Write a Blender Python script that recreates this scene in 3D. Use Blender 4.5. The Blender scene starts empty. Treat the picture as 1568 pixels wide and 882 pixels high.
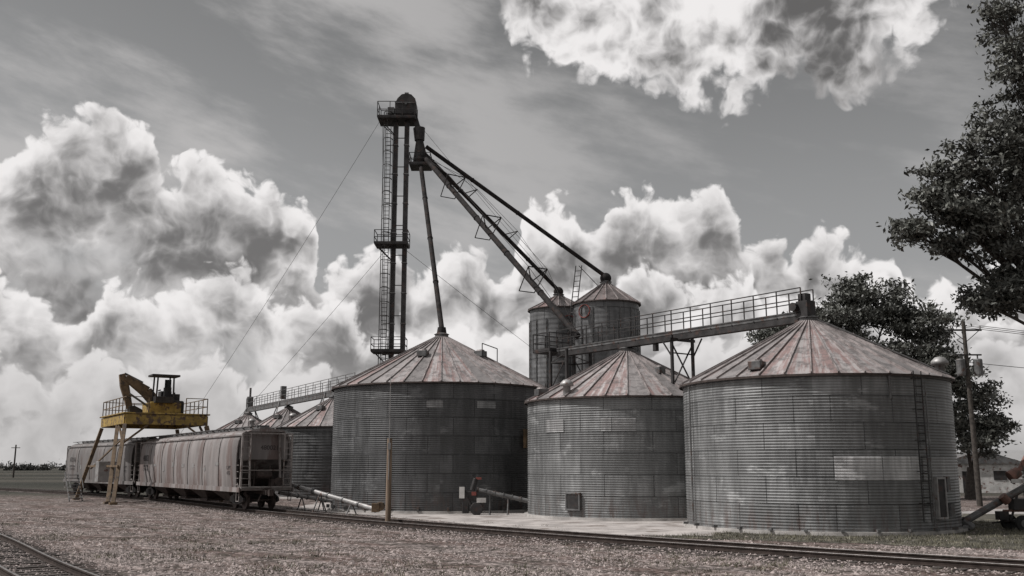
import bpy, math, random
import numpy as np
from mathutils import Vector, Matrix, Euler
random.seed(7); rng=np.random.default_rng(7)
S=bpy.context.scene
S.view_settings.view_transform='Standard'
try: S.view_settings.look='None'
except Exception: pass
S.view_settings.exposure=0
rad=math.radians

# ------------------------------------------------------------------ nodes
class NT:
    def __init__(s,tree): s.t=tree
    def n(s,typ,**k):
        nd=s.t.nodes.new(typ)
        for a,b in k.items(): setattr(nd,a,b)
        return nd
    def put(s,sock,v):
        if v is None: return
        if isinstance(v,bpy.types.NodeSocket): s.t.links.new(v,sock)
        else:
            try: sock.default_value=v
            except Exception:
                sock.default_value=tuple(v)+(1,) if hasattr(v,'__len__') else (v,v,v)
    def m(s,op,a,b=None,c=None,clamp=False):
        nd=s.n('ShaderNodeMath',operation=op,use_clamp=clamp)
        for i,x in enumerate((a,b,c)): s.put(nd.inputs[i],x)
        return nd.outputs[0]
    def v(s,op,a,b=None,out=0):
        nd=s.n('ShaderNodeVectorMath',operation=op)
        s.put(nd.inputs[0],a)
        if b is not None:
            if op=='SCALE': s.put(nd.inputs['Scale'],b)
            else: s.put(nd.inputs[1],b)
        return nd.outputs[out]
    def mr(s,x,a,b,c=0.,d=1.,smooth=True):
        nd=s.n('ShaderNodeMapRange',interpolation_type='SMOOTHSTEP' if smooth else 'LINEAR')
        for i,q in enumerate((x,a,b,c,d)): s.put(nd.inputs[i],q)
        return nd.outputs[0]
    def noise(s,vec,scale,detail=4,rough=.55,dist=0.,dim='3D',col=False):
        nd=s.n('ShaderNodeTexNoise',noise_dimensions=dim)
        s.put(nd.inputs['Vector'],vec); s.put(nd.inputs['Scale'],scale)
        nd.inputs['Detail'].default_value=detail; nd.inputs['Roughness'].default_value=rough
        nd.inputs['Distortion'].default_value=dist
        return nd.outputs['Color' if col else 'Fac']
    def mix(s,f,a,b,blend='MIX'):
        nd=s.n('ShaderNodeMix',data_type='RGBA',blend_type=blend)
        s.put(nd.inputs[0],f)
        for i,x in ((6,a),(7,b)):
            if isinstance(x,bpy.types.NodeSocket): s.t.links.new(x,nd.inputs[i])
            else: nd.inputs[i].default_value=(*x[:3],1)
        return nd.outputs[2]
    def bump(s,h,strength=.5,dist=.02):
        nd=s.n('ShaderNodeBump'); nd.inputs['Strength'].default_value=strength
        nd.inputs['Distance'].default_value=dist; s.put(nd.inputs['Height'],h)
        return nd.outputs[0]

def newmat(name):
    m=bpy.data.materials.new(name); m.use_nodes=True
    nt=NT(m.node_tree); b=m.node_tree.nodes['Principled BSDF']
    return m,nt,b
def mulc(c,f): return tuple(min(1,x*f) for x in c)
RUST=(.15,.085,.07)
def mat(name,col,rough=.7,metal=0.,var=.3,scale=1.5,bump=0.,bscale=30,rust=0.,rcol=RUST,rscale=2.5,stretch=1.,spec=.4):
    m,nt,b=newmat(name)
    g=nt.n('ShaderNodeNewGeometry').outputs['Position']
    p=nt.v('MULTIPLY',g,(1,1,stretch)) if stretch!=1 else g
    f=nt.mr(nt.noise(p,scale,4,.6),.3,.7)
    c=nt.mix(f,mulc(col,1-var),mulc(col,1+var))
    if rust>0:
        r=nt.mr(nt.noise(p,rscale,5,.65),.62-rust*.3,.72-rust*.3)
        c=nt.mix(r,c,rcol)
    nt.put(b.inputs['Base Color'],c)
    b.inputs['Roughness'].default_value=rough; b.inputs['Metallic'].default_value=metal
    b.inputs['Specular IOR Level'].default_value=spec
    if bump>0: nt.put(b.inputs['Normal'],nt.bump(nt.noise(g,bscale,3,.6),bump,.02))
    return m

def galv(name,base,bw=2.45,rh=1.04,metal=.35):
    m,nt,b=newmat(name)
    uv=nt.n('ShaderNodeUVMap').outputs[0]
    br=nt.n('ShaderNodeTexBrick'); nt.put(br.inputs['Vector'],uv)
    br.inputs['Scale'].default_value=1; br.inputs['Brick Width'].default_value=bw
    br.inputs['Row Height'].default_value=rh; br.inputs['Mortar Size'].default_value=.022
    br.inputs['Mortar Smooth'].default_value=.3; br.inputs['Bias'].default_value=0
    br.inputs['Color1'].default_value=(*mulc(base,.76),1); br.inputs['Color2'].default_value=(*mulc(base,1.24),1)
    br.inputs['Mortar'].default_value=(*mulc(base,.22),1)
    st=nt.noise(nt.v('MULTIPLY',uv,(1.6,.22,1)),1.3,5,.65)
    c=nt.mix(nt.mr(st,.3,.72),mulc((1,1,1),.52),(1.08,1.08,1.08))
    c=nt.mix(1.,br.outputs['Color'],c,'MULTIPLY')
    bl=nt.noise(uv,.55,4,.55)
    c=nt.mix(nt.mr(bl,.38,.64,0,.55),c,mulc(base,.45))
    pz=nt.mr(nt.noise(nt.v('MULTIPLY',uv,(.45,.9,1)),1.1,5,.7),.56,.68,0,.55)
    c=nt.mix(pz,c,mulc(base,1.75))
    vv=nt.n('ShaderNodeSeparateXYZ'); nt.put(vv.inputs[0],uv)
    sn=nt.m('SINE',nt.m('MULTIPLY',vv.outputs[1],2*math.pi/.115))
    c=nt.mix(nt.mr(sn,-1,0.2,.42,0.),c,mulc(base,.35))
    fr=nt.m('FRACT',nt.m('DIVIDE',vv.outputs[1],rh))
    run=nt.m('MULTIPLY',nt.mr(fr,.35,1.,0,.65),nt.mr(nt.noise(nt.v('MULTIPLY',uv,(3.2,.12,1)),1.4,4,.7),.48,.64))
    c=nt.mix(run,c,mulc(base,.36))
    rustm=nt.m('MULTIPLY',nt.mr(nt.noise(nt.v('MULTIPLY',uv,(2.,.5,1)),1.6,5,.7),.45,.64),nt.mr(vv.outputs[1],1.5,0.,0,.7))
    c=nt.mix(rustm,c,(.10,.070,.062))
    nt.put(b.inputs['Base Color'],c)
    b.inputs['Metallic'].default_value=metal
    nt.put(b.inputs['Roughness'],nt.mr(st,.3,.7,.40,.60))
    nt.put(b.inputs['Normal'],nt.bump(br.outputs['Fac'],.6,-.02))
    return m
def roofmat(name,base,rust):
    m,nt,b=newmat(name)
    uv=nt.n('ShaderNodeUVMap').outputs[0]
    s=nt.n('ShaderNodeSeparateXYZ'); nt.put(s.inputs[0],uv)
    idx=nt.m('FLOOR',s.outputs[0])
    wn=nt.n('ShaderNodeTexWhiteNoise',noise_dimensions='1D'); nt.put(wn.inputs['W'],idx)
    c=nt.mix(wn.outputs[0],mulc(base,.55),mulc(base,1.35))
    g=nt.n('ShaderNodeNewGeometry').outputs['Position']
    comb=nt.n('ShaderNodeCombineXYZ')
    nt.put(comb.inputs[0],nt.m('MULTIPLY',s.outputs[0],2.2)); nt.put(comb.inputs[1],nt.m('MULTIPLY',s.outputs[1],1.3))
    nz=nt.noise(comb.outputs[0],1.1,6,.7)
    nz=nt.m('ADD',nz,nt.m('MULTIPLY',nt.m('SUBTRACT',wn.outputs[0],.5),.25))
    r=nt.mr(nz,.60-rust,.72-rust,0,.8)
    c=nt.mix(r,c,(.24,.14,.128))
    lap=nt.m('FRACT',nt.m('MULTIPLY',nt.m('ADD',s.outputs[1],nt.m('MULTIPLY',wn.outputs[0],.08)),3.))
    c=nt.mix(nt.mr(lap,0.,.05,.6,0.),c,mulc(base,.3))
    c=nt.mix(nt.mr(nt.noise(g,1.6,6,.74),.45,.62,0,.78),c,mulc(base,.32))
    nt.put(b.inputs['Base Color'],c)
    b.inputs['Metallic'].default_value=.35; b.inputs['Roughness'].default_value=.46
    return m

MT={}
MT['galvA']=galv('galvanised_sheet',(.27,.275,.275))
MT['galvC']=galv('galvanised_sheet_shaded',(.125,.127,.129))  # darker copy of galvA, lack of sun put into its colour
MT['galvS']=galv('silo_sheet',(.17,.172,.175),2.4,1.6,.3)
MT['patch']=galv('new_galvanised_sheet',(.58,.58,.58),2.2,3.,.3)
MT['patchB']=galv('repaired_sheet',(.38,.38,.38),2.2,3.,.3)
MT['roof']=roofmat('weathered_roof_sheet',(.37,.345,.34),.11)
MT['roofD']=roofmat('dark_roof_sheet',(.2,.17,.165),.10)
MT['rib']=mat('roof_rib',(.24,.215,.21),.6,.2,.45)
MT['conc']=mat('concrete',(.33,.315,.30),.9,0,.28,1.2,.3,12)
MT['padc']=mat('concrete_pad',(.35,.325,.31),.9,0,.28,.7,.3,8,rust=.3,rcol=(.19,.165,.15),rscale=.6)
MT['dark']=mat('dark_steel',(.035,.033,.033),.6,.3,.4,2,rust=.25,rcol=(.06,.04,.035))
MT['spout']=mat('spout_steel',(.028,.026,.026),.85,0,.4,2,rust=.25,rcol=(.045,.034,.03),spec=.12)
MT['steel']=mat('grey_steel',(.13,.13,.13),.55,.4,.35,2,rust=.3,rcol=(.10,.07,.06))
MT['lite']=mat('light_steel',(.28,.275,.27),.5,.4,.25,2,rust=.15)
MT['rustm']=mat('rusty_steel',(.055,.042,.038),.85,.1,.4,4)
MT['yellow']=mat('faded_yellow_paint',(.30,.205,.055),.65,0,.3,2,rust=.42,rcol=(.09,.06,.045))
MT['brownarm']=mat('worn_machine_paint',(.125,.085,.05),.65,0,.35,2,rust=.3,rcol=(.05,.038,.03))
MT['car']=mat('hopper_car_paint',(.215,.198,.193),.6,0,.25,.9,rust=.42,rcol=(.14,.108,.10),rscale=1.2,stretch=.18)
MT['car2']=mat('hopper_car_paint_dusty',(.15,.14,.136),.65,0,.22,.9,rust=.3,rcol=(.11,.09,.084),rscale=1.3,stretch=.2)
MT['carend']=mat('hopper_end_grime',(.12,.11,.105),.75,0,.35,1.6,rust=.35,rcol=(.07,.055,.05))
MT['carpost']=mat('hopper_end_posts',(.24,.22,.21),.7,0,.3,1.6,rust=.3,rcol=(.12,.09,.08))
MT['wood']=mat('weathered_wood',(.20,.15,.11),.9,0,.4,3,.4,30,stretch=.1)
MT['tie']=mat('creosoted_tie',(.05,.042,.038),.95,0,.4,5,.4,30)
MT['railside']=mat('rail_rust',(.045,.035,.031),.85,.1,.3,4,spec=.15)
MT['railtop']=mat('rail_head',(.17,.16,.155),.5,.6,.3,4)
MT['rock']=mat('gravel_stone',(.255,.218,.206),.95,0,.68,9.)
MT['bark']=mat('bark',(.055,.048,.042),.95,0,.4,6,.5,20)
MT['glass']=mat('dark_glass',(.02,.02,.02),.15,0,.1)
MT['white']=mat('white_paint',(.5,.49,.475),.6,0,.2,2,rust=.25)
MT['red']=mat('red_paint',(.20,.055,.045),.6,0,.25)
MT['orange']=mat('orange_paint',(.17,.09,.07),.6,0,.3,2,rust=.3,rcol=(.08,.06,.05))
MT['rubber']=mat('rubber',(.02,.02,.02),.85,0,.2)
MT['ink']=mat('stencil_paint',(.05,.045,.045),.8,0,.2)
def leafmat(name,c):
    m,nt,b=newmat(name)
    g=nt.n('ShaderNodeNewGeometry').outputs['Position']
    f=nt.mr(nt.noise(g,3.5,2,.6),.35,.65)
    f2=nt.mr(nt.noise(g,.5,2,.6),.35,.65,.7,1.25)
    col=nt.mix(f,mulc(c,.55),mulc(c,1.5))
    nt.put(b.inputs['Base Color'],nt.v('SCALE',col,f2))
    b.inputs['Roughness'].default_value=.5; b.inputs['Specular IOR Level'].default_value=.35
    return m
MT['leaf']=leafmat('foliage',(.088,.091,.081))
MT['leafd']=leafmat('distant_foliage',(.07,.07,.066))
MT['grass']=leafmat('dry_grass',(.13,.122,.088))

# ------------------------------------------------------------------ mesh builder
class M:
    def __init__(s): s.v=[]; s.f=[]; s.uv=None
    def add(s,vs,fs):
        o=len(s.v); s.v+= [tuple(x) for x in vs]; s.f+=[tuple(i+o for i in f) for f in fs]; return s
    def box(s,c,d,rz=0.):
        x,y,z=[q/2 for q in d]; cs,sn=math.cos(rz),math.sin(rz)
        vs=[]
        for dz in(-z,z):
            for dx,dy in((-x,-y),(x,-y),(x,y),(-x,y)):
                vs.append((c[0]+dx*cs-dy*sn,c[1]+dx*sn+dy*cs,c[2]+dz))
        return s.add(vs,[(3,2,1,0),(4,5,6,7),(0,1,5,4),(1,2,6,5),(2,3,7,6),(3,0,4,7)])
    def frame(s,p,q):
        d=(Vector(q)-Vector(p)); L=d.length; d.normalize()
        up=Vector((0,0,1)) if abs(d.z)<.95 else Vector((0,1,0))
        a=d.cross(up).normalized(); b=a.cross(d).normalized()
        return d,a,b,L
    def beam(s,p,q,w,h=None):
        h=w if h is None else h
        d,a,b,L=s.frame(p,q); p=Vector(p);q=Vector(q); vs=[]
        for e in(p,q):
            for i,j in((-1,-1),(1,-1),(1,1),(-1,1)): vs.append(e+a*i*w/2+b*j*h/2)
        return s.add(vs,[(3,2,1,0),(4,5,6,7),(0,1,5,4),(1,2,6,5),(2,3,7,6),(3,0,4,7)])
    def tube(s,p,q,r,r2=None,n=8,cap=True):
        r2=r if r2 is None else r2
        d,a,b,L=s.frame(p,q); p=Vector(p);q=Vector(q); vs=[]
        for e,rr in((p,r),(q,r2)):
            for i in range(n):
                t=2*math.pi*i/n; vs.append(e+a*math.cos(t)*rr+b*math.sin(t)*rr)
        fs=[(i,(i+1)%n,n+(i+1)%n,n+i) for i in range(n)]
        if cap: fs+= [tuple(range(n-1,-1,-1)),tuple(range(n,2*n))]
        return s.add(vs,fs)
    def lathe(s,c,prof,n=24):
        vs=[];fs=[]
        for r,z in prof:
            for i in range(n):
                t=2*math.pi*i/n; vs.append((c[0]+r*math.cos(t),c[1]+r*math.sin(t),c[2]+z))
        for k in range(len(prof)-1):
            for i in range(n):
                j=(i+1)%n; fs.append((k*n+i,k*n+j,(k+1)*n+j,(k+1)*n+i))
        return s.add(vs,fs)
    def prism(s,prof,x0,x1,axis='x'):
        n=len(prof); vs=[]
        for x in(x0,x1):
            for a,b in prof: vs.append((x,a,b) if axis=='x' else ((a,x,b) if axis=='y' else (a,b,x)))
        return s.add(vs,[tuple(range(n)),tuple(range(2*n-1,n-1,-1))]+[(i,n+i,n+(i+1)%n,(i+1)%n) for i in range(n)])
    def sph(s,c,r,n=10,sq=1.):
        return s.lathe(c,[(max(.001,r*math.sin(math.pi*k/n)),-r*sq*math.cos(math.pi*k/n)) for k in range(n+1)],n*2)
    def obj(s,name,m,parent=None,smooth=False,bevel=0.,fixn=True):
        me=bpy.data.meshes.new(name); me.from_pydata(s.v,[],s.f)
        if s.uv is not None:
            l=me.uv_layers.new(name='UVMap'); l.data.foreach_set('uv',np.asarray(s.uv,dtype=np.float32).ravel())
        me.materials.append(MT[m] if isinstance(m,str) else m)
        if smooth: me.polygons.foreach_set('use_smooth',[True]*len(me.polygons))
        if fixn:
            import bmesh
            bm=bmesh.new(); bm.from_mesh(me); bmesh.ops.recalc_face_normals(bm,faces=bm.faces); bm.to_mesh(me); bm.free()
        o=bpy.data.objects.new(name,me); S.collection.objects.link(o)
        if parent: o.parent=parent
        if bevel>0:
            b=o.modifiers.new('b','BEVEL'); b.width=bevel; b.segments=2; b.limit_method='ANGLE'
        return o
def empty(name,loc=(0,0,0),rz=0.):
    e=bpy.data.objects.new(name,None); S.collection.objects.link(e)
    e.location=loc; e.rotation_euler=(0,0,rz); e.empty_display_size=.5
    return e
def world2local(loc,rz):
    c,s=math.cos(rz),math.sin(rz)
    def f(p):
        x,y=p[0]-loc[0],p[1]-loc[1]
        return (x*c+y*s,-x*s+y*c,p[2]-loc[2])
    return f

# ------------------------------------------------------------------ camera
cam=bpy.data.cameras.new('camera'); co=bpy.data.objects.new('camera',cam); S.collection.objects.link(co)
co.location=(0,0,2.6); co.rotation_euler=(rad(90+10.31),0,0)
cam.sensor_width=36; cam.lens=34.44; cam.clip_end=9000; cam.clip_start=.1
S.camera=co

# ------------------------------------------------------------------ sun + sky
SUNH=Vector((-.99,-.08)).normalized(); EL=52
sd=Vector((SUNH.x*math.cos(rad(EL)),SUNH.y*math.cos(rad(EL)),math.sin(rad(EL))))
L=bpy.data.lights.new('sun','SUN'); L.energy=4.0; L.angle=rad(.5); L.color=(1,.965,.94)
lo=bpy.data.objects.new('sun',L); S.collection.objects.link(lo)
lo.rotation_euler=sd.to_track_quat('Z','Y').to_euler(); lo.location=(0,0,60)

W=bpy.data.worlds.new('World'); S.world=W; W.use_nodes=True
wt=W.node_tree; wt.nodes.clear()
n=NT(wt)
def azel(u,v):
    b=(441-v)/1500; a=(u-784)/1500; c,s=math.cos(rad(10.31)),math.sin(rad(10.31))
    X,Y,Z=a,c-s*b,s+c*b; l=math.sqrt(X*X+Y*Y+Z*Z)
    return math.degrees(math.atan2(X,Y))/10,math.degrees(math.asin(Z/l))/10
tc=n.n('ShaderNodeTexCoord').outputs['Generated']
sp=n.n('ShaderNodeSeparateXYZ'); n.put(sp.inputs[0],tc)
az=n.m('MULTIPLY',n.m('ARCTAN2',sp.outputs[0],sp.outputs[1]),5.7296)
el=n.m('MULTIPLY',n.m('ARCSINE',sp.outputs[2]),5.7296)
cmb=n.n('ShaderNodeCombineXYZ'); n.put(cmb.inputs[0],az); n.put(cmb.inputs[1],el)
PP=cmb.outputs[0]
warp=n.v('SUBTRACT',n.noise(PP,2.6,3,.55,dim='2D',col=True),(.5,.5,.5))
PW=n.v('ADD',PP,n.v('MULTIPLY',warp,(.20,.16,0)))
def fields(P):
    vo=n.n('ShaderNodeTexVoronoi',voronoi_dimensions='2D',feature='F1'); n.put(vo.inputs['Vector'],P)
    vo.inputs['Scale'].default_value=5.; vo.inputs['Detail'].default_value=2.; vo.inputs['Roughness'].default_value=.5; vo.inputs['Lacunarity'].default_value=2.2
    bil=n.m('SUBTRACT',.5,vo.outputs['Distance'])
    nz=n.m('SUBTRACT',n.noise(P,3.2,6,.58,dim='2D'),.5)
    s=n.n('ShaderNodeSeparateXYZ'); n.put(s.inputs[0],P)
    return n.m('ADD',n.m('MULTIPLY',bil,.30),n.m('MULTIPLY',nz,.75)),s.outputs[0],s.outputs[1]
F0=fields(PW); F1=fields(n.v('ADD',PW,(-.025,.05,0)))
soft=n.noise(n.v('ADD',PW,(5.3,1.7,0)),1.9,3,.55,dim='2D')
prof1=[(-80,240),(0,222),(50,178),(110,156),(170,153),(225,188),(262,248),(290,242),(325,236),(355,262),(400,258),(440,285),(478,300),(498,400),(540,385),(580,380),(630,408),(680,378),(730,376),(778,400),(798,305),(830,287),(880,305),(905,330),(925,297),(990,285),(1040,300),(1085,280),(1125,315),(1150,358),(1185,348),(1215,372),(1240,332),(1275,345),(1310,375),(1350,370),(1380,420),(1450,425),(1568,400),(1650,400)]
prof2=[(-80,400),(0,408),(60,440),(110,475),(150,445),(200,405),(250,445),(300,405),(355,378),(400,400),(430,455),(480,432),(530,450),(575,492),(640,470),(700,465),(760,505),(860,420),(930,428),(1000,392),(1060,435),(1120,392),(1180,430),(1250,425),(1330,420),(1400,475),(1568,460),(1650,460)]
prof3=[(-80,560),(0,540),(80,570),(150,530),(230,560),(300,530),(380,560),(450,540),(520,570),(600,540),(700,560),(800,540),(1000,520),(1200,500),(1400,520),(1568,520),(1650,520)]
profT=[(-80,-330),(640,-330),(735,-200),(770,40),(800,92),(850,118),(890,135),(930,165),(1000,160),(1055,180),(1110,162),(1165,168),(1200,135),(1245,158),(1300,165),(1350,140),(1400,95),(1450,30),(1510,-60),(1650,-300)]
def curve(x,pts):
    fc=n.n('ShaderNodeFloatCurve'); c=fc.mapping.curves[0]
    P=[((azel(u,v)[0]+3.3)/6.6,azel(u,v)[1]/4.) for u,v in pts]
    P=sorted(P)
    c.points[0].location=P[0]; c.points[1].location=P[-1]
    for q in P[1:-1]: c.points.new(*q)
    fc.mapping.update()
    n.put(fc.inputs['Value'],n.m('MULTIPLY_ADD',x,1/6.6,.5))
    return n.m('MULTIPLY',fc.outputs[0],4.)
def tint(b):
    cc=n.n('ShaderNodeCombineColor')
    for i,k in enumerate((1.,.974,.968)): n.put(cc.inputs[i],n.m('MULTIPLY',b,k))
    return cc.outputs[0]
def layer(col,prof,cap,soften,gap,lo_=.17,hi_=.86):
    cv=curve(F0[1],prof); h=n.m('SUBTRACT',cv,F0[2]); h1=n.m('SUBTRACT',curve(F1[1],prof),F1[2])
    d0=n.m('ADD',n.m('MINIMUM',n.m('MULTIPLY',h,2.),cap),F0[0]); d1=n.m('ADD',n.m('MINIMUM',n.m('MULTIPLY',h1,2.),cap),F1[0])
    a=n.mr(d0,0.,.13)
    thin=n.m('SUBTRACT',1.,n.m('MULTIPLY',n.mr(h,gap,gap+.5),n.mr(soft,.42,.60)))
    a=n.m('MULTIPLY',a,thin)
    body=n.mr(d0,.02,.62)
    lit=n.m('MULTIPLY',n.m('SUBTRACT',d0,d1),soften)
    b=n.m('ADD',n.m('SUBTRACT',.92,n.m('MULTIPLY',body,.70)),lit)
    b=n.m('ADD',b,n.m('MULTIPLY',n.m('SUBTRACT',soft,.5),1.5))
    b=n.mr(b,-.05,1.15,lo_,hi_)
    return n.mix(a,col,tint(b))
sky=n.n('ShaderNodeTexSky',sky_type='NISHITA'); sky.sun_disc=False
sky.sun_elevation=rad(EL); sky.sun_rotation=math.atan2(SUNH.x,SUNH.y); sky.altitude=50
sky.dust_density=2.0
hs=n.n('ShaderNodeHueSaturation'); hs.inputs['Saturation'].default_value=.04; n.put(hs.inputs['Color'],sky.outputs[0])
skyc=n.v('SCALE',hs.outputs[0],.066)
# high thin cirrus: unwarped, stretched, soft
rot=n.n('ShaderNodeVectorRotate',rotation_type='Z_AXIS'); n.put(rot.inputs['Vector'],PP); rot.inputs['Angle'].default_value=rad(14)
ws=n.noise(n.v('MULTIPLY',rot.outputs[0],(.42,1.15,1)),1.25,7,.56,dim='2D')
fib=n.noise(n.v('MULTIPLY',rot.outputs[0],(.8,3.2,1)),2.2,5,.6,dim='2D')
wm=n.mr(n.m('ADD',ws,n.m('MULTIPLY',n.m('SUBTRACT',fib,.5),.22)),.40,.68,0,.8)
wm=n.m('MULTIPLY',wm,n.mr(az,1.6,-1.6,.55,1.))
skyc=n.v('SCALE',skyc,n.mr(el,1.2,2.7,1.1,.82))
c=n.mix(wm,skyc,(.52,.507,.503))
h=n.m('SUBTRACT',F0[2],curve(F0[1],profT)); h1=n.m('SUBTRACT',F1[2],curve(F1[1],profT))
d0=n.m('ADD',n.m('MINIMUM',n.m('MULTIPLY',h,1.7),.6),n.m('MULTIPLY',F0[0],1.15)); d1=n.m('ADD',n.m('MINIMUM',n.m('MULTIPLY',h1,1.7),.6),n.m('MULTIPLY',F1[0],1.15))
a=n.mr(d0,0.,.24)
b=n.m('SUBTRACT',1.0,n.m('MULTIPLY',n.mr(d0,.12,.85),.45)); b=n.m('ADD',b,n.m('MULTIPLY',n.m('SUBTRACT',d1,d0),.8)); b=n.m('ADD',b,n.m('MULTIPLY',n.m('SUBTRACT',soft,.5),2.1))
b=n.m('SUBTRACT',b,n.mr(az,1.2,1.9,0,.42))
b=n.mr(b,-.05,1.15,.13,.86)
c=n.mix(a,c,tint(b))
c=layer(c,prof1,.55,1.5,.55)
c=layer(c,prof2,.5,1.4,.35)
c=layer(c,prof3,.35,.9,.2,.3,.75)
haze=n.mr(sp.outputs[2],.0,.15,.6,0.)
c=n.mix(haze,c,(.54,.526,.52))
bg=n.n('ShaderNodeBackground'); bg.inputs['Strength'].default_value=1.
n.put(bg.inputs['Color'],c)
out=n.n('ShaderNodeOutputWorld'); wt.links.new(bg.outputs[0],out.inputs[0])
try: W.cycles.sampling_method='MANUAL'; W.cycles.sample_map_resolution=256
except Exception: pass

# ------------------------------------------------------------------ ground
def groundmat(name='ground_gravel_and_field',dk=1.):
    m,nt,b=newmat(name)
    p=nt.n('ShaderNodeNewGeometry').outputs['Position']
    vo=nt.n('ShaderNodeTexVoronoi'); nt.put(vo.inputs['Vector'],p); vo.inputs['Scale'].default_value=5.5
    vc=nt.n('ShaderNodeSeparateColor'); nt.put(vc.inputs[0],vo.outputs['Color'])
    c=nt.mix(vc.outputs[0],mulc((.06,.050,.047),dk),mulc((.29,.25,.236),dk))
    rt=nt.n('ShaderNodeVectorRotate',rotation_type='Z_AXIS'); nt.put(rt.inputs['Vector'],p); rt.inputs['Angle'].default_value=rad(42)
    big=nt.mr(nt.noise(nt.v('MULTIPLY',rt.outputs[0],(.35,1.6,1)),.45,5,.62),.40,.58)
    c=nt.mix(nt.m('MULTIPLY',big,.7),c,mulc((.112,.076,.066),dk))
    d2=nt.mr(nt.noise(nt.v('MULTIPLY',rt.outputs[0],(.5,1.5,1)),1.0,7,.74),.51,.60)
    c=nt.mix(nt.m('MULTIPLY',d2,.62),c,mulc((.40,.34,.322),dk))
    weeds=nt.mr(nt.noise(nt.v('ADD',p,(40,7,0)),1.1,7,.76),.49,.57,0,.88)
    c=nt.mix(weeds,c,mulc((.058,.050,.042),dk))
    s=nt.n('ShaderNodeSeparateXYZ'); nt.put(s.inputs[0],p)
    if dk==1.:
        far=nt.mr(nt.m('ADD',s.outputs[1],nt.m('MULTIPLY',nt.noise(p,.15,4),22)),92,104)
        bands=nt.noise(nt.v('MULTIPLY',p,(.003,.02,1)),1.,4,.6)
        fc=nt.mix(nt.mr(bands,.4,.62),(.035,.036,.030),(.085,.078,.066))
        fc=nt.mix(nt.mr(nt.noise(p,.5,5,.7),.4,.7,0,.6),fc,(.03,.03,.025))
        c=nt.mix(far,c,fc)
    nt.put(b.inputs['Base Color'],c); b.inputs['Roughness'].default_value=.95; b.inputs['Specular IOR Level'].default_value=.15
    hh=nt.m('ADD',nt.m('MULTIPLY',vo.outputs['Distance'],-.9),nt.noise(p,2.5,5,.65))
    nt.put(b.inputs['Normal'],nt.bump(hh,1.,.14))
    return m
gm=groundmat()
M().add([(-5000,-200,0),(5000,-200,0),(5000,7000,0),(-5000,7000,0)],[(0,1,2,3)]).obj('ground',gm,fixn=False)
def sheet(name,pts,z,m,jit=0.,sub=1):
    P=[]
    for i,a in enumerate(pts):
        b=pts[(i+1)%len(pts)]
        for k in range(sub):
            t=k/sub
            P.append((a[0]*(1-t)+b[0]*t+random.uniform(-jit,jit),a[1]*(1-t)+b[1]*t+random.uniform(-jit,jit),z))
    return M().add(P,[tuple(range(len(P)))]).obj(name,m,fixn=False)
pad=[(-13.8,63),(-10.6,57.2),(-4.6,49.6),(2.4,39.6),(3.4,38.4),(7.6,38.2),(9.,41),(13,60),(-4,75),(-14,72)]
sheet('concrete_pad',pad[::-1],.016,'padc',.07,10)
gv=mat('grass_verge_soil_and_shade',(.06,.056,.044),.95,0,.5,1.5,.6,14,rust=.25,rcol=(.16,.145,.11),rscale=1.2)  # dark tone is verge soil plus tree shade painted in
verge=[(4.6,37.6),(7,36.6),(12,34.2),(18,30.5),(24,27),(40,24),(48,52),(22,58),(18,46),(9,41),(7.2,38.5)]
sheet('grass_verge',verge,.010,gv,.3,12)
rd=mat('packed_road_surface',(.27,.255,.245),.9,0,.2,.6,.2,8)
sheet('gravel_road',[(24,56),(30,62),(90,74),(90,60),(40,52)],.014,rd,.15,8)
sheet('farm_road',[(-62,112),(-400,160),(-400,166),(-60,118)],.010,rd,.15,8)

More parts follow.
